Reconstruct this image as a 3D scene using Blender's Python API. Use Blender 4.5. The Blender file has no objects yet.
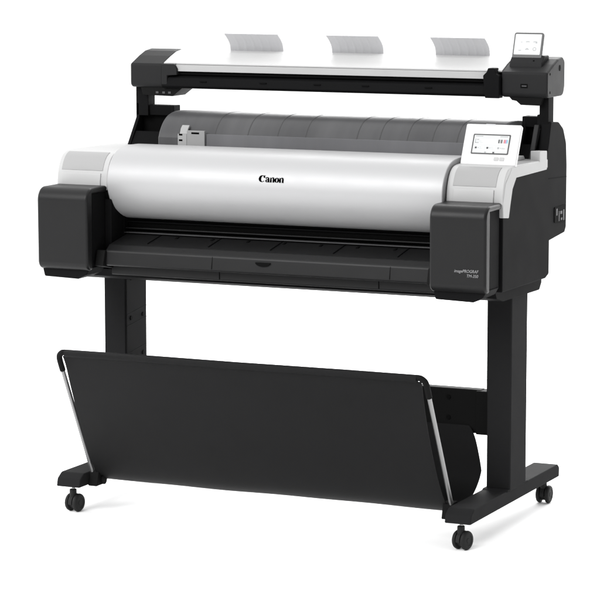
import bpy, bmesh, math, random
from mathutils import Vector, Matrix
random.seed(4)
S = bpy.context.scene
COL = S.collection

# ------------------------------------------------------------------ materials
def mat(name, col, rough=.5, *a, **k):
    st = k.pop('stretch', None)
    return mat_(name, col, rough, *a, stretch=st, **k)
def mat_(name, col, rough=.5, spec=.5, metal=0., bump=0., bscale=900., rvar=.0, weave=False, coat=0., cvar=0., stretch=None):
    m = bpy.data.materials.new(name); m.use_nodes = True
    nt = m.node_tree; b = nt.nodes['Principled BSDF']
    b.inputs['Base Color'].default_value = (*col, 1)
    b.inputs['Roughness'].default_value = rough
    b.inputs['Specular IOR Level'].default_value = spec
    b.inputs['Metallic'].default_value = metal
    b.inputs['Coat Weight'].default_value = coat
    tc = nt.nodes.new('ShaderNodeTexCoord')
    if rvar or cvar:
        n = nt.nodes.new('ShaderNodeTexNoise'); n.inputs['Scale'].default_value = 14; n.inputs['Detail'].default_value = 5
        if stretch:
            mp = nt.nodes.new('ShaderNodeMapping'); mp.inputs['Scale'].default_value = stretch; mp.inputs['Rotation'].default_value = (0, .35, 0)
            nt.links.new(tc.outputs['Object'], mp.inputs['Vector']); nt.links.new(mp.outputs['Vector'], n.inputs['Vector'])
        else: nt.links.new(tc.outputs['Object'], n.inputs['Vector'])
        r = nt.nodes.new('ShaderNodeMapRange')
        r.inputs['From Min'].default_value = .3; r.inputs['From Max'].default_value = .7
        r.inputs['To Min'].default_value = rough - rvar; r.inputs['To Max'].default_value = rough + rvar
        nt.links.new(n.outputs['Fac'], r.inputs['Value']); nt.links.new(r.outputs['Result'], b.inputs['Roughness'])
        if cvar:
            mx = nt.nodes.new('ShaderNodeMix'); mx.data_type = 'RGBA'
            mx.inputs[6].default_value = (*[c * (1 - cvar) for c in col], 1)
            mx.inputs[7].default_value = (*[c * (1 + cvar) for c in col], 1)
            nt.links.new(n.outputs['Fac'], mx.inputs[0]); nt.links.new(mx.outputs[2], b.inputs['Base Color'])
    if bump:
        if weave:
            w1 = nt.nodes.new('ShaderNodeTexWave'); w1.wave_type = 'BANDS'; w1.bands_direction = 'X'; w1.inputs['Scale'].default_value = bscale
            w2 = nt.nodes.new('ShaderNodeTexWave'); w2.wave_type = 'BANDS'; w2.bands_direction = 'Z'; w2.inputs['Scale'].default_value = bscale
            for w in (w1, w2): nt.links.new(tc.outputs['Object'], w.inputs['Vector'])
            a = nt.nodes.new('ShaderNodeMath'); a.operation = 'ADD'
            nt.links.new(w1.outputs['Fac'], a.inputs[0]); nt.links.new(w2.outputs['Fac'], a.inputs[1]); h = a.outputs[0]
        else:
            n2 = nt.nodes.new('ShaderNodeTexNoise'); n2.inputs['Scale'].default_value = bscale; n2.inputs['Detail'].default_value = 2
            nt.links.new(tc.outputs['Object'], n2.inputs['Vector']); h = n2.outputs['Fac']
        bp = nt.nodes.new('ShaderNodeBump'); bp.inputs['Strength'].default_value = bump; bp.inputs['Distance'].default_value = .0004
        nt.links.new(h, bp.inputs['Height']); nt.links.new(bp.outputs['Normal'], b.inputs['Normal'])
    return m

def emit(name, col, s=1.):
    m = bpy.data.materials.new(name); m.use_nodes = True
    b = m.node_tree.nodes['Principled BSDF']
    b.inputs['Base Color'].default_value = (*[c * .1 for c in col], 1); b.inputs['Roughness'].default_value = .3
    b.inputs['Specular IOR Level'].default_value = .2
    b.inputs['Emission Color'].default_value = (*col, 1); b.inputs['Emission Strength'].default_value = s
    return m

M = {}
M['dark']   = mat('charcoal_plastic', (.0095, .0095, .0098), .38, .15, bump=.25, rvar=.03, cvar=.04)
M['side']   = mat('shaded_charcoal_plastic', (.0060, .0060, .0063), .6, .02, bump=.25, rvar=.02, cvar=.03)  # darker copy of the charcoal plastic, shade of side faces put into the colour
M['scan']   = mat('scanner_grey_plastic', (.0150, .0150, .0155), .5, .06, bump=.2, rvar=.03, cvar=.04)
M['black']  = mat('black_plastic', (.0065, .0065, .0065), .6, .04, bump=.1, rvar=.03)
M['void']   = mat('matt_black_inside', (.003, .003, .003), .8, .05)
M['metal_black'] = mat('black_powder_coated_steel', (.0140, .0140, .0145), .65, .02, bump=.3, bscale=1400, rvar=.03, cvar=.05)
M['fabric'] = mat('black_fabric', (.0075, .0075, .0078), .45, .08, bump=.5, bscale=420, weave=True, cvar=.12)
M['white']  = mat('white_plastic', (.52, .52, .52), .4, .4, bump=.08, rvar=.03, cvar=.01)
M['cap']    = mat('white_cap_plastic', (.375, .375, .375), .45, .15, bump=.08, rvar=.03, cvar=.01)
M['silver'] = mat('pale_silver_plastic', (.335, .335, .339), .45, .25, metal=.22, bump=.06, rvar=.03, cvar=.015)
M['inset']  = mat('light_grey_inset_plastic', (.265, .265, .265), .5, .2, bump=.08, rvar=.03, cvar=.015)
M['inset2'] = mat('pale_grey_plastic', (.37, .37, .37), .45, .22, bump=.08, rvar=.03, cvar=.015)
M['lid']    = mat('white_lid_plastic', (.40, .40, .40), .42, .2, rvar=.03, cvar=.01)
M['strip']  = mat('brushed_pale_grey_strip', (.33, .33, .33), .38, .3, bump=.1, rvar=.05, cvar=.04)
M['smoke']  = mat('smoky_grey_translucent_plastic', (.062, .062, .064), .38, .12, bump=.05, rvar=.05, cvar=.55, stretch=(.75, .12, .12))
M['smoke_l'] = mat('pale_smoky_plastic', (.105, .105, .110), .38, .15, rvar=.05, cvar=.40, stretch=(.6, .12, .12))
M['smoke2'] = mat('smoky_grey_rib_plastic', (.052, .052, .053), .4, .1, rvar=.05)
M['sticker']= mat('pale_sticker', (.21, .21, .21), .5, .3)
M['guide_w'] = mat('pale_frosted_plastic', (.42, .42, .43), .5, .15, rvar=.05, cvar=.03)
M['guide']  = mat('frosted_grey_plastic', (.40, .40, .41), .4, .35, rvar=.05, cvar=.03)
M['chrome'] = mat('brushed_aluminium', (.22, .22, .22), .35, .5, metal=.85, bump=.1, rvar=.06, cvar=.05)
M['ink']    = mat('black_lettering', (.0015, .0015, .0015), .6, .0)
M['letter'] = mat('silver_lettering', (.21, .21, .215), .4, .5)
M['rubber'] = mat('black_rubber', (.013, .013, .013), .6, .15, bump=.2, rvar=.06, cvar=.1)
M['lcd']    = emit('lit_screen_white', (.93, .95, .95), .80)
M['lcd_g']  = emit('lit_screen_grey', (.45, .46, .47), .9)
M['lcd_l']  = emit('lit_screen_light_grey', (.72, .74, .75), .9)
M['lcd_k']  = emit('lit_screen_dark', (.06, .06, .065), .9)
M['lcd_r']  = emit('lit_screen_red', (.75, .18, .2), .9)
M['lcd_m']  = emit('lit_screen_magenta', (.55, .25, .45), .9)
M['lcd_c']  = emit('lit_screen_cyan', (.2, .62, .85), .9)
M['bezel']  = mat('screen_bezel', (.035, .035, .036), .35, .3)

# ------------------------------------------------------------------ mesh helpers
WL = {}     # world location of each object (no rotations on parents)
def arc_poly(pts, seg=6):
    """pts: (a,b) or (a,b,r); rounds corners having r"""
    out = []; n = len(pts)
    for i, p in enumerate(pts):
        if len(p) < 3 or p[2] <= 0: out.append((p[0], p[1])); continue
        P = Vector(p[:2]); A = Vector(pts[i-1][:2]); B = Vector(pts[(i+1) % n][:2])
        u = (A-P).normalized(); v = (B-P).normalized()
        ang = u.angle(v); r = p[2]; t = r / math.tan(ang/2)
        t = min(t, (A-P).length*.49 if len(pts[i-1]) > 2 else (A-P).length*.98, (B-P).length*.49 if len(pts[(i+1) % n]) > 2 else (B-P).length*.98)
        r = t*math.tan(ang/2)
        c = P + (u+v).normalized() * (r/math.sin(ang/2))
        s = P + u*t; e = P + v*t
        a0 = math.atan2(s.y-c.y, s.x-c.x); a1 = math.atan2(e.y-c.y, e.x-c.x)
        d = (a1-a0+math.pi) % (2*math.pi) - math.pi
        for k in range(seg+1):
            a = a0 + d*k/seg; out.append((c.x+r*math.cos(a), c.y+r*math.sin(a)))
    return out

def prism(bm, pts, axis, lo, hi, mi=0, seg=6):
    P = arc_poly(pts, seg)
    def v3(a, b, w):
        return {'X': (w, a, b), 'Y': (a, w, b), 'Z': (a, b, w)}[axis]
    A = [bm.verts.new(v3(a, b, lo)) for a, b in P]; B = [bm.verts.new(v3(a, b, hi)) for a, b in P]
    fs = [bm.faces.new(A), bm.faces.new(B[::-1])]
    n = len(P)
    for i in range(n): fs.append(bm.faces.new((A[i], B[i], B[(i+1) % n], A[(i+1) % n])))
    for f in fs: f.material_index = mi
    bmesh.ops.recalc_face_normals(bm, faces=fs)
    return fs

def box(bm, x0, x1, y0, y1, z0, z1, mi=0):
    return prism(bm, [(y0, z0), (y1, z0), (y1, z1), (y0, z1)], 'X', x0, x1, mi)

def tube(bm, pts, r, seg=14, mi=0):
    pts = [Vector(p) for p in pts]; rings = []
    rr = r if isinstance(r, (list, tuple)) else [r]*len(pts)
    prev = None
    for i, p in enumerate(pts):
        d = ((pts[min(i+1, len(pts)-1)]-pts[max(i-1, 0)])).normalized()
        if prev is None:
            a = d.orthogonal().normalized()
        else:
            a = (prev - d*prev.dot(d)).normalized()
        prev = a; b = d.cross(a)
        rings.append([bm.verts.new(p + (a*math.cos(2*math.pi*k/seg)+b*math.sin(2*math.pi*k/seg))*rr[i]) for k in range(seg)])
    fs = []
    for R0, R1 in zip(rings, rings[1:]):
        for k in range(seg): fs.append(bm.faces.new((R0[k], R0[(k+1) % seg], R1[(k+1) % seg], R1[k])))
    fs.append(bm.faces.new(rings[0][::-1])); fs.append(bm.faces.new(rings[-1]))
    for f in fs: f.material_index = mi
    bmesh.ops.recalc_face_normals(bm, faces=fs)

def smooth_path(pts, n=8):
    P = [Vector(p) for p in pts]; out = []
    for i in range(len(P)-1):
        p0 = P[max(i-1, 0)]; p1 = P[i]; p2 = P[i+1]; p3 = P[min(i+2, len(P)-1)]
        for k in range(n):
            t = k/n
            out.append(.5*((2*p1)+(p2-p0)*t+(2*p0-5*p1+4*p2-p3)*t*t+(3*p1-p0-3*p2+p3)*t**3))
    out.append(P[-1]); return out

def obj(name, bm, mats, parent=None, bevel=0., segs=2, sharp=34):
    bm.normal_update()
    if bevel:
        es = [e for e in bm.edges if len(e.link_faces) == 2 and e.calc_face_angle(0) > math.radians(38)]
        if es: bmesh.ops.bevel(bm, geom=es, offset=bevel, segments=segs, profile=.5, affect='EDGES', clamp_overlap=True)
    bm.normal_update()
    for e in bm.edges:
        e.smooth = not (len(e.link_faces) != 2 or e.calc_face_angle(0) > math.radians(sharp))
    for f in bm.faces: f.smooth = True
    vs = [v.co for v in bm.verts]
    c = Vector([(min(v[i] for v in vs)+max(v[i] for v in vs))/2 for i in range(3)])
    for v in bm.verts: v.co -= c
    me = bpy.data.meshes.new(name); bm.to_mesh(me); bm.free()
    for m in (mats if isinstance(mats, (list, tuple)) else [mats]): me.materials.append(m)
    o = bpy.data.objects.new(name, me); COL.objects.link(o)
    if parent is not None:
        o.parent = parent; o.location = c - WL[parent.name]
    else: o.location = c
    WL[o.name] = c.copy()
    if bevel:
        wn = o.modifiers.new('wn', 'WEIGHTED_NORMAL'); wn.keep_sharp = True; wn.weight = 80
    return o
NB = bmesh.new

# ------------------------------------------------------------------ root
root = bpy.data.objects.new('large_format_printer', None); COL.objects.link(root)
root.location = (0, .37, 0); root.empty_display_size = .1
WL[root.name] = Vector(root.location)
root['label'] = 'black and white large format printer on wheeled stand, scanner bar above, black catch basket below'
root['category'] = 'printer'

# ------------------------------------------------------------------ stand
for s in (-1, 1):
    # column
    bm = NB()
    xa, xb = sorted((s*.527, s*.593))
    prism(bm, [(xa, .318), (xb, .318), (xb, .440), (xa, .440)], 'Z', .104, .652)
    leg = obj('leg', bm, M['metal_black'], root, .004, 3)
    # inner mounting plate with screws
    bm = NB()
    xi = s*.527; lo, hi = sorted((xi-s*.0025, xi+s*.001))
    box(bm, lo, hi, .3215, .437, .360, .648)
    plate = obj('mounting_plate', bm, M['metal_black'], leg, .001)
    for (y, z) in ((.345, .600), (.415, .600), (.345, .490), (.415, .492), (.345, .385), (.415, .385)):
        bm = NB(); lo, hi = sorted((xi-s*.0026, xi-s*.0045))
        prism(bm, [(y+.006*math.cos(a*math.pi/6), z+.006*math.sin(a*math.pi/6)) for a in range(12)], 'X', lo, hi)
        obj('screw', bm, M['void'], leg, 0)
    for z in (.508, .476, .400):
        bm = NB(); lo, hi = sorted((xi-s*.0024, xi-s*.0032))
        prism(bm, [(.323, z-.008), (.436, z+.006), (.436, z+.0075), (.323, z-.0065)], 'X', lo, hi)
        obj('seam', bm, M['black'], leg, 0)
    # foot
    bm = NB()
    xa, xb = sorted((s*.521, s*.591))
    prism(bm, [(.036, .072, .003), (.715, .072, .003), (.716, .098, .01), (.703, .1075, .01), (.064, .1075, .02), (.042, .094, .01)], 'X', xa, xb)
    # low flare around the column base on the front
    foot = obj('foot', bm, M['metal_black'], root, .004, 3)
    bm = NB()
    prism(bm, [(.300, .1070), (.46, .1070), (.452, .1105), (.308, .1105)], 'X', s*.557-.0352, s*.557+.0352)
    obj('weld_collar', bm, M['metal_black'], foot, .001)
    # casters
    for (y, turn) in ((.074, -14 if s > 0 else -8), (.712, 0 if s > 0 else 20)):
        cx = s*.556
        R = Matrix.Rotation(math.radians(turn), 3, 'Z'); off = Vector((0, .012, 0)) if y < .3 else Vector((0, -.006, 0))
        bm = NB()
        prof = [(.0265*math.cos(a), .0275+.0265*math.sin(a)) for a in [math.radians(-10+k*200/14) for k in range(15)]]
        fs = prism(bm, prof, 'X', -.0075, .0075)
        prism(bm, [(.0195*math.cos(a), .0275+.0195*math.sin(a)) for a in [math.radians(k*30) for k in range(12)]], 'X', -.0095, .0095)
        tube(bm, [(0, -.008, .045), (0, -.008, .062)], .0115, 16)
        tube(bm, [(0, -.006, .052), (0, -.006, .0719)], .0055, 14, mi=1)
        for v in bm.verts: v.co = R @ Vector((v.co.x*.79, v.co.y*.91, v.co.z*(.905 if v.co.z < .055 else 1))) + off + Vector((cx, y-.012, 0))
        ca = obj('caster', bm, [M['rubber'], M['chrome']], root, .0015, 2)
        for t in (-1, 1):
            bm = NB()
            prof = [(.009, .0262), (.0165, .0262), (.0205, .0235), (.0215, .018), (.0215, 0)]
            n = 36; rings = []
            for (x, r) in [(.0098, 0)] + [(.0098, .024), (.0112, .0264), (.0140, .0271), (.0168, .0271), (.0198, .0262), (.0222, .0245), (.0236, .0215), (.0238, .0165), (.0225, .0155), (.0225, .008), (.0238, .007), (.0238, 0)]:
                if r == 0: rings.append([bm.verts.new((t*x, 0, .0272))]); continue
                rings.append([bm.verts.new((t*x, r*math.cos(2*math.pi*k/n), .0272+r*math.sin(2*math.pi*k/n))) for k in range(n)])
            for A, B in zip(rings, rings[1:]):
                for k in range(n):
                    a = [A[k % len(A)]] if len(A) == 1 else [A[k], A[(k+1) % n]]
                    b = [B[0]] if len(B) == 1 else [B[(k+1) % n], B[k]]
                    bm.faces.new(a+b)
            bmesh.ops.recalc_face_normals(bm, faces=bm.faces)
            for v in bm.verts: v.co = R @ Vector((v.co.x*.79, v.co.y*.91, v.co.z*.905)) + off + Vector((cx, y-.012, 0))
            obj('wheel', bm, M['rubber'], ca, 0, sharp=42)

# cross bar between the legs
bm = NB(); box(bm, -.49, .49, .372, .405, .240, .356)
cb = obj('crossbar', bm, M['black'], root, .003)
for s in (-1, 1):
    bm = NB(); a, b = sorted((s*.478, s*.5245)); box(bm, a, b, .366, .412, .238, .354)
    obj('end_bracket', bm, M['black'], cb, .003)
    for z in (.332, .278):
        bm = NB(); prism(bm, [(s*.400+.006*math.cos(a*math.pi/8), z+.006*math.sin(a*math.pi/8)) for a in range(16)], 'Y', .3700, .3725)
        obj('screw', bm, M['void'], cb, 0)

# ------------------------------------------------------------------ basket
def sling_profile():
    return [(-.077, .447), (-.064, .420), (-.038, .352), (.000, .268), (.043, .185), (.083, .124), (.115, .094),
            (.150, .081), (.205, .083), (.268, .100), (.318, .134), (.345, .18), (.356, .235), (.362, .262)]
prof = [(p.x, p.y) for p in smooth_path([(a, b, 0) for a, b in sling_profile()], 5)]
bm = NB(); NX = 40; grid = []
rnd = [random.uniform(-1, 1) for _ in range(64)]
for j, (y, z) in enumerate(prof):
    t = j/(len(prof)-1); row = []
    half = .488 - .013*math.sin(math.pi*min(1, t*1.9))*(1 if t < .55 else 0)
    half = .503 + (-.004*math.sin(math.pi*t/.42) if t < .42 else +.006*math.sin(math.pi*(t-.42)/.58))
    if t > .8: half -= .042*(t-.8)/.2
    for i in range(NX+1):
        u = -1+2*i/NX
        w = (.0012*math.sin(u*5+2.1*t*3)+.0008*math.sin(u*11+t*9))*(1-.8*math.sin(math.pi*min(1, t*1.6)))
        row.append(bm.verts.new((u*half, y - w*math.sin(math.pi*t), z - w*.8*math.sin(math.pi*t))))
    grid.append(row)
for A, B in zip(grid, grid[1:]):
    for i in range(NX): bm.faces.new((A[i], A[i+1], B[i+1], B[i]))
bmesh.ops.recalc_face_normals(bm, faces=bm.faces)
bmesh.ops.solidify(bm, geom=bm.faces[:], thickness=.002)
basket = obj('basket', bm, M['fabric'], root, 0, sharp=60)
# bar sleeve on top (fabric rolled over the tube) and black corner elbows
path = []
for s in (-1, 1):
    pts = [(s*.490, -.082, .457), (s*.502, -.082, .456), (s*.5125, -.078, .447), (s*.515, -.071, .432), (s*.515, -.057, .405)]
    bm = NB(); tube(bm, smooth_path(pts, 5), .0078)
    obj('corner_elbow', bm, M['black'], basket)
    bm = NB(); tube(bm, [(s*.515, -.0585, .408), (s*.515, .108, .090)], .0058, 16)
    obj('support_rod', bm, M['chrome'], basket)
    bm = NB(); prism(bm, [(.083, .070), (.138, .070), (.146, .088), (.128, .112, .01), (.095, .112, .01)], 'X', *sorted((s*.4935, s*.5215)))
    obj('foot_bracket', bm, M['black'], basket, .003)
    bm = NB(); tube(bm, [(s*.488, .118, .084), (s*.4945, .118, .084)], .013, 20)
    obj('pivot_knob', bm, M['black'], basket, 0)
bm = NB(); tube(bm, [(-.493, -.0815, .4545), (-.3, -.0815, .4550), (0, -.0815, .4540), (.3, -.0815, .4550), (.493, -.0815, .4545)], .0102, 18)
obj('top_bar', bm, M['fabric'], basket)

# ------------------------------------------------------------------ printer body
bm = NB()
# right/left side panels
side = [(.143, .648, .003), (.470, .646, .012), (.497, .655, .006), (.497, .742), (.62, .752, .004), (.631, .765, .006), (.631, .93, .03), (.624, .99, .03),
        (.600, 1.028, .025), (.562, 1.048, .025), (.500, 1.052, .01), (.484, 1.00), (.462, .945), (.225, .93), (.180, .858), (.143, .858)]
box(bm, -.604, .604, .255, .56, .66, .94)
box(bm, -.604, -.4715, .140, .256, .662, .862); box(bm, .4715, .604, .140, .256, .662, .862)
box(bm, -.472, .472, .20, .256, .82, .93)
prism(bm, [(.54, .75), (.60, .755), (.618, .80), (.612, .97, .04), (.58, 1.01, .03), (.54, 1.02)], 'X', -.560, .604)
housing = obj('housing', bm, M['black'], root, .002)
for s in (-1, 1):
    bm = NB(); prism(bm, side if s > 0 else side[:5]+[(.631, .765, .006), (.631, .93), (.225, .93), (.180, .858), (.143, .858)], 'X', *sorted((s*.603, s*.630))); sp_ = obj('side_panel', bm, M['side'], root, .003)
    if s > 0: side_R = sp_
bm = NB()
prism(bm, [(.150, .649), (.165, .628, .006), (.212, .616, .006), (.486, .613, .01), (.502, .63, .005), (.502, .6485), (.15, .6505)], 'X', -.608, .608)
obj('base_plate', bm, M['side'], housing, .003)
# seam line on the side panel, socket with plug detail
bm = NB(); prism(bm, [(.486, .9045), (.6285, .8985), (.6285, .900), (.486, .906)], 'X', .6300, .6306)
obj('seam', bm, M['void'], side_R)
bm = NB(); prism(bm, [(.532, .785, .004), (.622, .779, .004), (.622, .826, .004), (.532, .826, .004)], 'X', .628, .6318)
inlet = obj('power_inlet', bm, M['void'], side_R, .0008)
bm = NB()
for (y, z, w, h) in ((.548, .812, .010, .018), (.566, .800, .006, .026), (.583, .808, .016, .008), (.603, .800, .010, .028), (.586, .791, .012, .006)):
    box(bm, .6315, .6325, y-w/2, y+w/2, z-h/2, z+h/2)
obj('socket', bm, M['smoke'], inlet, .0005)
# cheek pieces left & right of the output mouth
for s in (-1, 1):
    bm = NB()
    prism(bm, [(.128, .664), (.224, .664), (.224, .79), (.200, .805), (.150, .826), (.128, .84)], 'X', *sorted((s*.466, s*.486)))
    box(bm, *sorted((s*.4645, s*.4675)), .198, .204, .72, .797)
    obj('mouth_cheek', bm, M['side'], housing, .003)
    bm = NB()
    prism(bm, [(.062, .668), (.15, .652), (.15, .70), (.075, .71)], 'X', *sorted((s*.457, s*.483)))
    obj('hinge_block', bm, M['black'], housing, .004)

# ------------------------------------------------------------------ output mouth: rollers, bars, tray
bm = NB()
box(bm, -.468, .468, .225, .256, .70, .83)
mouth = obj('output_slot', bm, M['void'], root, .002)
for (y, z, h, m) in ((.214, .7725, .0035, 'side'), (.205, .7555, .003, 'dark'), (.198, .744, .0022, 'smoke')):
    bm = NB(); box(bm, -.466, .466, y, y+.02, z-h/2, z+h/2)
    obj('guide_rail', bm, M[m], mouth, .0008)
bm = NB(); tube(bm, [(-.466, .215, .788), (.466, .215, .788)], .007, 14); obj('roller', bm, M['black'], mouth)
bm = NB()
prism(bm, [(.078, .668, .006), (.084, .708, .012), (.104, .722, .012), (.216, .7425), (.216, .728), (.13, .705), (.125, .668)], 'X', -.461, .465)
tray = obj('output_tray', bm, M['dark'], root, .0025)
for x in [-.356+.1778*k for k in range(5)]:
    bm = NB(); prism(bm, [(.122, .7262), (.205, .7410), (.205, .7425), (.122, .7277)], 'X', x-.0012, x+.0012)
    obj('paper_rib', bm, M['side'], tray)
for x in [-.30+.104*k for k in range(8)]:
    bm = NB(); prism(bm, [(.178, .7360), (.193, .7387), (.193, .7402), (.178, .7375)], 'X', x-.003, x+.003)
    obj('slot_mark', bm, M['void'], tray)
for x in (-.147, .352):
    bm = NB(); prism(bm, [(.0774, .674), (.0834, .706), (.0842, .706), (.0782, .674)], 'X', x-.0007, x+.0007)
    obj('seam', bm, M['void'], tray)
bm = NB(); prism(bm, [(-.001+.021*math.cos(math.radians(a)), .6985-.010*math.sin(math.radians(a))) for a in range(0, 181, 15)], 'Y', .0775, .0845)
obj('finger_notch', bm, M['void'], tray)
bm = NB()
prism(bm, [(.122, .640, .004), (.150, .636), (.256, .640), (.256, .70), (.13, .69), (.120, .668)], 'X', -.4635, .4675)
lower = obj('lower_front_panel', bm, M['dark'], housing, .002)
for x in (-.145, .305):
    bm = NB(); box(bm, x-.0007, x+.0007, .1192, .1222, .643, .668); obj('seam', bm, M['void'], lower)

# ------------------------------------------------------------------ ink tank covers
for s in (-1, 1):
    bm = NB()
    xa, xb = sorted((s*.481, s*.631))
    prism(bm, [(.022, .657, .022), (.052, .657), (.052, .858), (.135, .858), (.135, .8745), (.020, .8745, .034)], 'X', xa, xb, seg=10)
    tank = obj('ink_tank_cover', bm, M['dark'], root, .007, 4)
    bm = NB()
    box(bm, xa+.0065, xb-.0065, .050, .134, .660, .8595)
    obj('tank_bay', bm, M['side'], tank, .003)
    bm = NB(); prism(bm, [(xa+.003, .664), (xa+.010, .6365), (xb-.040, .6335), (xb-.014, .646), (xb-.003, .664)], 'Y', .040, .128)
    obj('under_tray', bm, M['side'], tank, .003)

# ------------------------------------------------------------------ white end caps
def face_strip(bm, pr, x0, x1, off, th):
    """thin strip following a YZ profile"""
    n = len(pr); o1 = []; o2 = []
    for i in range(n):
        a = Vector(pr[max(i-1, 0)]); b = Vector(pr[min(i+1, n-1)]); d = (b-a).normalized(); nn = Vector((-d.y, d.x))
        p = Vector(pr[i]); o1.append(p+nn*off); o2.append(p+nn*(off-th))
    prism(bm, [tuple(p) for p in o1]+[tuple(p) for p in o2[::-1]], 'X', x0, x1)
cap_front = [(.134, .862), (.1345, .885), (.140, .912), (.152, .936), (.168, .951), (.190, .9585), (.23, .961)]
CF = [(p.x, p.y) for p in smooth_path([(a, b, 0) for a, b in cap_front], 4)]
for s in (-1, 1):
    xa, xb = sorted((s*.4815, s*.6325))
    bm = NB()
    yb = .47 if s > 0 else .50
    prism(bm, CF + [(yb, .957), (yb, .935), (.24, .935), (.165, .862)], 'X', xa, xb)
    # side skirt that runs down the front corner
    prism(bm, [(.1335, .872), (.1375, .836, .002), (.178, .832, .003), (.190, .868), (.214, .929, .008), (.462, .931), (.462, .957), (.2, .957), (.15, .92)], 'X', *sorted((s*.6215, s*.6335)))
    if s > 0:
        prism(bm, [(.404, .95), (.461, .95), (.461, .980), (.404, .983)], 'X', .608, .6337)
    cap = obj('end_cap', bm, M['cap'], root, .0025, 3)
    # inset grey panel and small door
    ix0, ix1 = (.497, .612) if s > 0 else (-.621, -.497)
    bm = NB()
    pr = [p for p in CF if .9105 < p[1] < .9575]
    face_strip(bm, pr, ix0, ix1, .0012, .004)
    obj('inset_panel', bm, M['inset'], cap, .0008)
    bm = NB()
    pr = [p for p in CF if .866 < p[1] < .911]
    face_strip(bm, pr, ix0+.004, ix1-.004, .0032, .006)
    obj('access_door', bm, M['inset2'], cap, .0012)
    if s > 0:
        bm = NB(); box(bm, .50, .60, .345, .44, .9565, .9585)
        obj('top_recess', bm, M['inset'], cap, .0008)
        bm = NB(); prism(bm, [(.36, .9584), (.43, .9584), (.42, .969), (.37, .969)], 'X', .53, .585)
        obj('release_latch', bm, M['inset2'], cap, .002)
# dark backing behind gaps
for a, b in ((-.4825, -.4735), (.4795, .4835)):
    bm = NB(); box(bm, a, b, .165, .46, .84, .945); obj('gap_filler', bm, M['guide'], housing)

# ------------------------------------------------------------------ silver top cover
cov = [(.240, .781), (.212, .7825), (.180, .792), (.150, .813), (.127, .844), (.1160, .876), (.1185, .905), (.128, .928), (.143, .947), (.163, .961), (.190, .970), (.230, .9745), (.29, .9745), (.322, .971)]
CV = [(p.x, p.y) for p in smooth_path([(a, b, 0) for a, b in cov], 4)]
def cov_y(z):
    best = None
    for (y0, z0), (y1, z1) in zip(CV, CV[1:]):
        if min(z0, z1) <= z <= max(z0, z1) and z1 != z0:
            y = y0+(y1-y0)*(z-z0)/(z1-z0)
            best = y if best is None else min(best, y)
    return best
bm = NB(); rows = []
xs = [0, .0015, .004] + [.008] * 0
def halfx(z, s):
    h = .4725 if s < 0 else .4785
    if z < .832: h -= .010*((.832-z)/.040)**.9
    return h
full = CV + [(.322, .960), (.20, .955), (.165, .93), (.142, .88), (.165, .85), (.240, .800)]
for (y, z) in full:
    l = -halfx(z, -1); r = halfx(z, 1); row = []
    for k in range(25): row.append(bm.verts.new((l+(r-l)*k/24, y, z)))
    rows.append(row)
n = len(rows)
for i in range(n):
    A = rows[i]; B = rows[(i+1) % n]
    for k in range(24): bm.faces.new((A[k], A[k+1], B[k+1], B[k]))
bm.faces.new([r[0] for r in rows]); bm.faces.new([r[-1] for r in rows][::-1])
bmesh.ops.recalc_face_normals(bm, faces=bm.faces)
cover = obj('top_cover', bm, M['silver'], root, .003, 3, sharp=40)
bm = NB(); box(bm, -.435, .47, .322, .3275, .9635, .9685)
obj('cover_rear_edge', bm, M['cap'], cover, .001)

# lettering on the cover (built as thin raised strokes that follow the curved front)
bm = NB(); LZ = [0]
def stroke(pts, widths, mapf):
    """pts 2D polyline with widths; emits a thin slab"""
    P = [Vector(p) for p in pts]; L = []; Rr = []
    for i, p in enumerate(P):
        d = (P[min(i+1, len(P)-1)]-P[max(i-1, 0)]).normalized(); nn = Vector((-d.y, d.x))*widths[i]*.54
        L.append(p+nn); Rr.append(p-nn)
    LZ[0] += 1; off = .0008+.00006*(LZ[0] % 5)
    for i in range(len(P)-1):
        q = [L[i], L[i+1], Rr[i+1], Rr[i]]
        f = [bm.verts.new(mapf(v, off)) for v in q]; b = [bm.verts.new(mapf(v, -.001)) for v in q]
        try:
            bm.faces.new(f)
            for k in range(4): bm.faces.new((f[k], b[k], b[(k+1) % 4], f[(k+1) % 4]))
        except ValueError: pass
def arcpts(cx, cy, rx, ry, a0, a1, n, wf):
    pts = []; ws = []
    for k in range(n+1):
        a = math.radians(a0+(a1-a0)*k/n)
        pts.append((cx+rx*math.cos(a), cy+ry*math.sin(a))); ws.append(wf(a))
    return pts, ws
lx0, lz0, lsc, lsz = -.0300, .9030, .0147, .0128      # left, baseline, x-height
def cmap(v, off):
    x = lx0 + v[0]*lsc; z = lz0 + v[1]*lsz
    return (x, cov_y(z)-off, z)
# C
stroke(*arcpts(.66, .66, .48, .60, 52, 318, 26, lambda a: .10+.34*max(0, -math.cos(a))**1.2), cmap)
stroke([(.86, 1.26), (.98, 1.02), (1.16, .80)], [.06, .34, .05], cmap)
stroke([(.62, 1.26), (.96, 1.25), (1.20, 1.30)], [.07, .09, .04], cmap)
# a
stroke([(1.36, .60), (1.40, .86), (1.62, .96), (1.82, .82), (1.85, .40), (1.88, .08), (2.06, .02)], [.05, .22, .13, .26, .32, .30, .08], cmap)
stroke([(1.80, .60), (1.55, .52), (1.38, .34), (1.42, .10), (1.60, .04), (1.80, .20)], [.07, .10, .26, .22, .12, .07], cmap)
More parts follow.
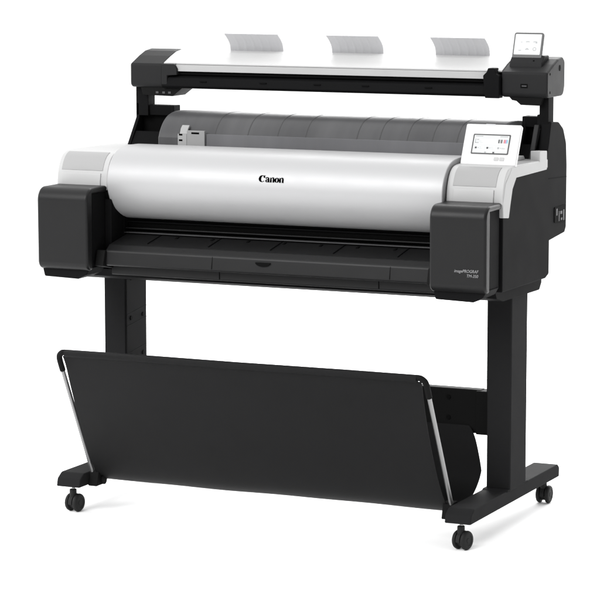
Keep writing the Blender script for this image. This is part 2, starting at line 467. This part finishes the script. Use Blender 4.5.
# n
def en(x):
    stroke([(x, .93), (x+.13, .84), (x+.17, .4), (x+.17, 0)], [.04, .20, .30, .30], cmap)
    stroke([(x+.24, .70), (x+.40, .93), (x+.60, .90), (x+.69, .62), (x+.69, .0)], [.06, .13, .24, .30, .30], cmap)
    stroke([(x+.02, .03), (x+.34, .03)], [.07, .07], cmap); stroke([(x+.54, .03), (x+.88, .03)], [.07, .07], cmap)
en(2.14)
# o
stroke(*arcpts(3.45, .47, .29, .41, 0, 360, 28, lambda a: .09+.24*abs(math.cos(a))**1.2), cmap)
en(3.92)
obj('lettering', bm, M['ink'], cover, 0, sharp=80)

# model writing on the right ink tank cover
def text_mesh(txt, size, shear=.25):
    cu = bpy.data.curves.new('t', 'FONT'); cu.body = txt; cu.size = size; cu.shear = shear; cu.extrude = .0003; cu.resolution_u = 3
    cu.align_x = 'RIGHT'
    o = bpy.data.objects.new('t', cu); COL.objects.link(o)
    dg = bpy.context.evaluated_depsgraph_get(); me = bpy.data.meshes.new_from_object(o.evaluated_get(dg))
    bm = bmesh.new(); bm.from_mesh(me); bpy.data.objects.remove(o); bpy.data.curves.remove(cu)
    return bm
tankR = [o for o in root.children if o.name.startswith('ink_tank_cover')][1]
for txt, sz, xr, zb in (('imagePROGRAF', .0108, .6115, .7100), ('TM-350', .0108, .6115, .6985)):
    b2 = text_mesh(txt, sz)
    ws = max(v.co.x for v in b2.verts)-min(v.co.x for v in b2.verts)
    k = (.064 if sz and txt[0] == 'i' else .030)/ws
    for v in b2.verts: v.co = Vector((xr+v.co.x*k, .0198-v.co.z*.6, zb+v.co.y))
    bmesh.ops.recalc_face_normals(b2, faces=b2.faces)
    obj('lettering', b2, M['letter'], tankR, 0)

# ------------------------------------------------------------------ smoky roll cover
rc = [(.330, .950), (.331, .990), (.341, 1.009), (.361, 1.031), (.393, 1.048), (.45, 1.0555), (.54, 1.048), (.575, 1.02), (.578, .95)]
rcp = [(.332, .950), (.331, .985, .0), (.339, 1.004, .0)] 
body = [(p.x, p.y) for p in smooth_path([(a, b, 0) for a, b in rc[1:8]], 5)]
bm = NB(); prism(bm, [(.330, .950)] + body + [(.578, .95)], 'X', -.430, .545)
rollc = obj('roll_cover', bm, M['smoke'], root, .003, 3)
for x in (-.262, -.165, -.078, .003, .150, .215, .292, .362, .43):
    bm = NB()
    pr = body[3:]; pr = pr[:24]
    face_strip(bm, pr, x-.0011, x+.0011, .0005, .002)
    obj('rib', bm, M['smoke2'], rollc)
bm = NB(); box(bm, -.285, .544, .3288, .3310, .952, 1.0035)
obj('front_band', bm, M['smoke_l'], rollc, .0008)
# left guide with marks
bm = NB(); box(bm, -.368, -.341, .3255, .3295, .955, 1.002); prism(bm, [(.3255, 1.002), (.332, 1.016), (.342, 1.025), (.346, 1.022), (.336, 1.012), (.3295, 1.002)], 'X', -.362, -.340)
sg = obj('guide_sticker', bm, M['inset'], rollc, .001)
for z in (.968, .985, 1.0): 
    bm = NB(); box(bm, -.366+.002*((z*1000) % 3), -.354, .3247, .3256, z-.0022, z+.0022); obj('mark', bm, M['ink'], sg)
bm = NB(); box(bm, -.339, -.286, .322, .3295, .955, 1.012)
gp = obj('guide_plate', bm, M['sticker'], rollc, .001)
bm = NB(); box(bm, -.325, -.302, .3213, .3222, 1.003, 1.0075); obj('slot', bm, M['ink'], gp)

# ------------------------------------------------------------------ scanner support arms
for s in (-1, 1):
    bm = NB()
    X = lambda a, b: sorted((s*a, s*b))
    # slender post
    prism(bm, [(.498, 1.035), (.540, 1.035), (.540, 1.118), (.498, 1.118)], 'X', *X(.546 if s < 0 else .5975, .584 if s < 0 else .6225), )
    # outer and inner cheeks sloping forward to the body
    ck = [(.498, 1.070), (.545, 1.070), (.545, .950), (.440, .950), (.447, .962), (.498, 1.030)]
    xo = .584 if s < 0 else .6015
    prism(bm, ck, 'X', *X(xo-.010, xo))
    xi = .470 if s < 0 else .548
    prism(bm, [(.505, 1.064), (.545, 1.064), (.545, .952), (.450, .952), (.505, 1.030)], 'X', *X(xi, xi+.010))
    # sloping cross pieces
    prism(bm, [(.505, 1.064), (.540, 1.064), (.540, 1.04), (.507, 1.036)], 'X', *X(xi+.008, xo-.009))
    prism(bm, [(.449, .951), (.47, .951), (.49, .99), (.478, .994), (.451, .962)], 'X', *X(xi+.008, xo-.009))
    arm = obj('support_arm', bm, M['side'], root, .002)
    bm = NB(); box(bm, *X(xi+.009, xo-.0095), .525, .540, .951, 1.042)
    obj('arm_recess', bm, M['void'], arm)
bm = NB(); prism(bm, [(.44, .951), (.465, .951), (.505, 1.045), (.487, 1.045)], 'X', .588, .6015)
obj('side_brace', bm, M['dark'], housing, .002)

# ------------------------------------------------------------------ scanner
sp = [(.470, 1.1145, .014), (.6, 1.1145, .02), (.610, 1.14, .01), (.610, 1.205, .012), (.594, 1.2165, .01), (.556, 1.212, .02), (.520, 1.200, .02), (.470, 1.1795, .008)]
bm = NB(); prism(bm, [(.487, 1.1165), (.6, 1.1165), (.604, 1.19), (.58, 1.208), (.55, 1.202), (.487, 1.17)], 'X', -.50, .51)
scan = obj('scanner', bm, M['void'], root, .002)
for (x0, x1) in ((-.5865, -.487), (.502, .6285)):
    bm = NB(); prism(bm, sp, 'X', x0, x1)
    cap = obj('scanner_end_cap', bm, M['scan'], scan, .005, 3)
    if x0 > 0:
        bm = NB(); prism(bm, [(.5455+.0065*math.cos(a*math.pi/8)+.022, 1.1885+.008*math.sin(a*math.pi/8)) for a in range(16)], 'X', .6280, .6291)
        obj('round_port', bm, M['void'], cap)
        for (y, z) in ((.492, 1.176), (.492, 1.128)):
            bm = NB(); prism(bm, [(y+.003*math.cos(a*math.pi/5), z+.0035*math.sin(a*math.pi/5)) for a in range(10)], 'X', .6280, .6290)
            obj('screw', bm, M['void'], cap)
        bm = NB(); box(bm, .555, .575, .4692, .472, 1.1395, 1.1505); up = obj('usb_port', bm, M['void'], cap, .0008)
        bm = NB(); box(bm, .559, .572, .4686, .4696, 1.1435, 1.1465); obj('port_tongue', bm, M['smoke'], up, .0003)
# lid
bm = NB()
prism(bm, [(.478, 1.1790), (.4770, 1.1835, .002), (.517, 1.199, .02), (.552, 1.2105, .02), (.585, 1.2155, .01), (.598, 1.206, .01), (.598, 1.19), (.50, 1.1790)], 'X', -.4865, .5015)
lid = obj('lid', bm, M['lid'], scan, .0015)
bm = NB(); prism(bm, [(.4715, 1.1608), (.4715, 1.1787), (.5, 1.1787), (.5, 1.1608)], 'X', -.4480, .4640)
obj('lid_front_strip', bm, M['strip'], scan, .0012)
bm = NB(); 
prism(bm, [(.463, 1.121, .004), (.468, 1.142, .006), (.478, 1.1485), (.50, 1.1485), (.50, 1.1155), (.470, 1.1145)], 'X', -.487, .498)
feed = obj('feed_tray', bm, M['side'], scan, .0015)
for x in (-.36, -.18, -.02, .12, .30):
    bm = NB(); box(bm, x-.010, x+.010, .4625, .4665, 1.1335, 1.1355); obj('slot_mark', bm, M['void'], feed)
bm = NB(); tube(bm, [(-.448, .484, 1.1545), (.462, .484, 1.1545)], .004, 12); obj('feed_roller', bm, M['void'], scan)
bm = NB(); prism(bm, [(-.487, 1.120), (-.487, 1.181, .003), (-.448, 1.181, .004), (-.440, 1.168), (-.440, 1.151), (-.470, 1.149), (-.470, 1.120)], 'Y', .4640, .487)
obj('hinge_cover', bm, M['scan'], scan, .002)
bm = NB(); prism(bm, [(.462, 1.112), (.456, 1.170), (.466, 1.180), (.470, 1.190, .003), (.488, 1.190, .003), (.492, 1.176), (.501, 1.170), (.501, 1.112)], 'Y', .4560, .487)
obj('hinge_cover', bm, M['side'], scan, .002)
bm = NB(); prism(bm, [(-.560, 1.1155), (-.553, 1.093, .004), (-.462, 1.0915, .004), (-.430, 1.1155)], 'Y', .480, .56)
obj('mounting_bracket', bm, M['black'], scan, .002)
bm = NB(); prism(bm, [(.520, 1.1155), (.528, 1.107), (.540, 1.105), (.552, 1.095, .004), (.605, 1.094, .004), (.612, 1.1155)], 'Y', .480, .56)
obj('mounting_bracket', bm, M['black'], scan, .002)
for x in (-.508, -.488, -.47):
    bm = NB(); box(bm, x-.004, x+.004, .4785, .4805, 1.0985, 1.104); obj('screw', bm, M['smoke'], scan)
# paper guides at the back of the lid
for (xa, xb) in ((-.342, -.182), (-.036, .115), (.2665, .420)):
    bm = NB(); nxx = 60; fr = []; bk = []
    for j in range(7):
        t = j/6
        yy = .601-.041*t+.006*math.sin(math.pi*t); zz = 1.208+.054*t
        sk = .004*math.sin(math.pi*t)
        A = []; B = []
        for i in range(nxx+1):
            x = xa+sk+(xb-xa-2*sk*0)*(i/nxx)
            w = .0005*(1 if (i % 9) in (0, 1) else 0)
            A.append(bm.verts.new((x, yy-w, zz))); B.append(bm.verts.new((x, yy+.0025, zz+.001)))
        fr.append(A); bk.append(B)
    for j in range(6):
        for i in range(nxx):
            bm.faces.new((fr[j][i], fr[j][i+1], fr[j+1][i+1], fr[j+1][i])); bm.faces.new((bk[j][i+1], bk[j][i], bk[j+1][i], bk[j+1][i+1]))
    for i in range(nxx):
        bm.faces.new((fr[6][i], fr[6][i+1], bk[6][i+1], bk[6][i])); bm.faces.new((fr[0][i+1], fr[0][i], bk[0][i], bk[0][i+1]))
    for j in range(6):
        bm.faces.new((fr[j][0], fr[j+1][0], bk[j+1][0], bk[j][0])); bm.faces.new((fr[j+1][-1], fr[j][-1], bk[j][-1], bk[j+1][-1]))
    bmesh.ops.recalc_face_normals(bm, faces=bm.faces)
    obj('paper_guide', bm, M['guide_w'], scan, 0, sharp=30)

# ------------------------------------------------------------------ tilted panels with pictures on them
class Plane:
    def __init__(s, o, ux, uy):
        s.o = Vector(o); s.ux = Vector(ux).normalized(); s.uy = Vector(uy).normalized(); s.n = s.ux.cross(s.uy)
    def P(s, u, v, w=0): return s.o+s.ux*u+s.uy*v+s.n*w
def slab(bm, pl, pts, w0, w1, mi=0):
    P = arc_poly(pts, 4)
    A = [bm.verts.new(pl.P(u, v, w1)) for u, v in P]; B = [bm.verts.new(pl.P(u, v, w0)) for u, v in P]
    fs = [bm.faces.new(A), bm.faces.new(B[::-1])]; n = len(P)
    for i in range(n): fs.append(bm.faces.new((A[i], B[i], B[(i+1) % n], A[(i+1) % n])))
    for f in fs: f.material_index = mi
    bmesh.ops.recalc_face_normals(bm, faces=fs)
def rect(u0, u1, v0, v1, r=0):
    return [(u0, v0, r), (u1, v0, r), (u1, v1, r), (u0, v1, r)] if r else [(u0, v0), (u1, v0), (u1, v1), (u0, v1)]

# printer control panel
pl = Plane((.4865, .216, .960), (1, 0, 0), (0, .048, .1))
W, H = .148, .110
bm = NB(); slab(bm, pl, rect(0, W, 0, H, .004), -.013, 0)
panel = obj('control_panel', bm, M['white'], root, .002, 3)
bm = NB()
prism(bm, [(.232, .950), (.300, .950), (.300, .972), (.282, 1.035), (.268, 1.040)], 'X', .50, .590)
obj('panel_bracket', bm, M['guide'], panel, .003)
bm = NB(); slab(bm, pl, rect(.052, .078, H-.0035, H+.0004, .001), -.004, .0006); obj('panel_clip', bm, M['guide'], panel)
su0, su1, sv0, sv1 = .0235, .1240, .0285, .0830
bm = NB(); slab(bm, pl, rect(su0, su1, sv0, sv1, .003), -.001, .0006)
scr = obj('screen', bm, M['bezel'], panel)
bm = NB(); g = .0036
slab(bm, pl, rect(su0+g, su1-g, sv0+g, sv1-g, .0015), .0003, .0009, 0)
def mk(u0, u1, v0, v1, mi, w=.0012): slab(bm, pl, rect(su0+u0*(su1-su0), su0+u1*(su1-su0), sv0+v0*(sv1-sv0), sv0+v1*(sv1-sv0)), .0007, w, mi)
mk(.04, .96, .80, .815, 2); mk(.07, .27, .865, .90, 1); mk(.72, .93, .865, .90, 1)
mk(.07, .09, .56, .76, 1); mk(.11, .17, .70, .74, 1); mk(.11, .24, .62, .65, 2); mk(.07, .17, .54, .58, 1); mk(.20, .28, .55, .575, 2)
for i, c in enumerate((3, 1, 3, 2, 4, 5, 6)): mk(.69+.037*i, .72+.037*i, .56, .74, c)
mk(.04, .96, .445, .455, 2); mk(.35, .356, .16, .43, 2); mk(.64, .646, .16, .43, 2)
for x in (.09, .40, .69):
    mk(x, x+.05, .27, .36, 3 if x < .6 else 1); mk(x+.07, x+.10, .30, .33, 1); mk(x+.11, x+.17, .33, .36, 2); mk(x+.11, x+.19, .26, .285, 2)
mk(.80, .90, .29, .31, 1)
mk(.04, .96, .145, .155, 2); mk(.08, .28, .075, .105, 2); mk(.36, .41, .06, .125, 1); mk(.58, .63, .06, .125, 3); mk(.70, .90, .08, .10, 2)
obj('display', bm, [M['lcd'], M['lcd_g'], M['lcd_l'], M['lcd_k'], M['lcd_r'], M['lcd_m'], M['lcd_c']], scr)
for u in (.088, .103):
    bm = NB(); slab(bm, pl, rect(u, u+.0125, .012, .0215, .002), -.001, .0008); b = obj('button', bm, M['inset2'], panel)

# scanner touch panel and its base on the right end cap
bm = NB(); prism(bm, [(.512, 1.192), (.560, 1.205), (.560, 1.222, .004), (.524, 1.222, .006), (.505, 1.205, .006), (.502, 1.190)], 'X', .5115, .6015)
tb = obj('touch_panel_base', bm, M['scan'], scan, .003, 3)
pl = Plane((.5130, .5165, 1.213), (1, 0, 0), (0, .024, .070))
W, H = .0815, .0715
bm = NB(); slab(bm, pl, rect(0, W, 0, H, .006), -.007, 0)
tp = obj('touch_panel', bm, M['bezel'], scan, .001)
bm = NB(); slab(bm, pl, rect(.0040, W-.0055, .0115, H-.0048, .002), -.0005, .0006, 0)
for c in range(3):
    for r in range(2):
        u = .019+.0205*c; v = .0265+.0205*r
        k = (c, r)
        def mk2(a, b, cc, d, mi): slab(bm, pl, rect(u+a, u+b, v+cc, v+d), .0005, .0010, mi)
        slab(bm, pl, rect(u-.0085, u+.0085, v-.0085, v+.0085, .002), .0004, .0007, 3)
        if k == (2, 0):
            for q in range(12):
                a = math.radians(q*30); slab(bm, pl, rect(u+.0042*math.cos(a)-.001, u+.0042*math.cos(a)+.001, v+.0042*math.sin(a)-.001, v+.0042*math.sin(a)+.001), .0005, .0010+.00001*q, 1)
        elif k == (0, 1):
            for q in range(8):
                a = math.radians(30+q*30); slab(bm, pl, rect(u+.004*math.cos(a)-.0006, u+.004*math.cos(a)+.0006, v+.004*math.sin(a)-.0006, v+.004*math.sin(a)+.0006), .0005, .0010+.00001*q, 2)
            mk2(.001, .006, -.003, -.0015, 1)
        elif k == (0, 0):
            mk2(-.003, .005, -.005, -.0028, 1); mk2(-.006, -.002, .003, .004, 2)
        else:
            mk2(-.0055, .0055, -.002, .0, 1); mk2(-.003, .003, .0004, .0022, 1 if r == 0 else 2); mk2(-.004, -.002, -.004, -.0024, 2)
            if k == (2, 1): mk2(.001, .006, -.0052, -.0024, 1)
obj('display', bm, [M['lcd'], M['lcd_g'], M['lcd_l'], emit('lit_tile', (.90, .915, .915), .9)], tp)
bm = NB(); prism(bm, [(.577+.0022*math.cos(a*math.pi/6), 1.2085+.0022*math.sin(a*math.pi/6)) for a in range(12)], 'Y', .5075, .5095)
obj('button', bm, M['void'], tb)

# ------------------------------------------------------------------ floor, light, camera
bm = NB(); bmesh.ops.create_circle(bm, cap_ends=True, radius=300, segments=96)
fm = mat('white_studio_floor', (.96, .96, .96), .9, .0)
fl = obj('floor', bm, fm); fl['kind'] = 'structure'; fl['label'] = 'plain white studio floor'

w = bpy.data.worlds.new('World'); S.world = w; w.use_nodes = True
nt = w.node_tree; bg = nt.nodes['Background']
tc = nt.nodes.new('ShaderNodeTexCoord'); sx = nt.nodes.new('ShaderNodeSeparateXYZ'); nt.links.new(tc.outputs['Generated'], sx.inputs[0])
def math_(op, a, b):
    n = nt.nodes.new('ShaderNodeMath'); n.operation = op
    for i, v in enumerate((a, b)):
        if isinstance(v, (int, float)): n.inputs[i].default_value = v
        else: nt.links.new(v, n.inputs[i])
    return n.outputs[0]
# brightness = base + zenith*z - front*y - right*x
v = math_('ADD', math_('MULTIPLY', sx.outputs['Z'], 1.55), .40)
v = math_('ADD', v, math_('MULTIPLY', sx.outputs['Y'], .0))
v = math_('ADD', v, math_('MULTIPLY', sx.outputs['X'], -.35))
v = math_('MAXIMUM', v, .15)
nt.links.new(v, bg.inputs['Strength']); bg.inputs['Color'].default_value = (1, 1, 1, 1)

def area(name, loc, target, size, power):
    l = bpy.data.lights.new(name, 'AREA'); l.energy = power; l.size = size; l.shape = 'SQUARE'
    o = bpy.data.objects.new(name, l); COL.objects.link(o); o.location = loc
    o.rotation_euler = (Vector(target)-Vector(loc)).to_track_quat('-Z', 'Y').to_euler()
    return o
area('softbox_front', (-1.5, -3.6, 3.3), (0, .2, .6), 2.2, 190)
area('shadow_fill_rear', (.0, 3.6, 2.1), (.2, .1, 0), 3.8, 270)  # added lamp, washes out the floor shadow under the printer from behind
area('shadow_fill_left', (-4.0, .5, 1.5), (0, .2, 0), 2.4, 95)  # added lamp too, thins the remaining floor shadow from the left

cam = bpy.data.cameras.new('camera'); co = bpy.data.objects.new('camera', cam); COL.objects.link(co)
D = 7.0; yaw = math.radians(24.3); pitch = math.radians(7.8)
d = Vector((-math.sin(yaw)*math.cos(pitch), math.cos(yaw)*math.cos(pitch), -math.sin(pitch)))
co.location = Vector((.14, 0, .62)) - d*D
co.rotation_euler = (math.radians(90)-pitch, 0, yaw)
cam.sensor_width = 36; cam.lens = 36*2770/600; cam.clip_end = 1000
S.camera = co
S.render.resolution_x = S.render.resolution_y = 1024
S.view_settings.view_transform = 'Standard'; S.view_settings.look = 'None'
S.view_settings.exposure = 0; S.view_settings.gamma = 1
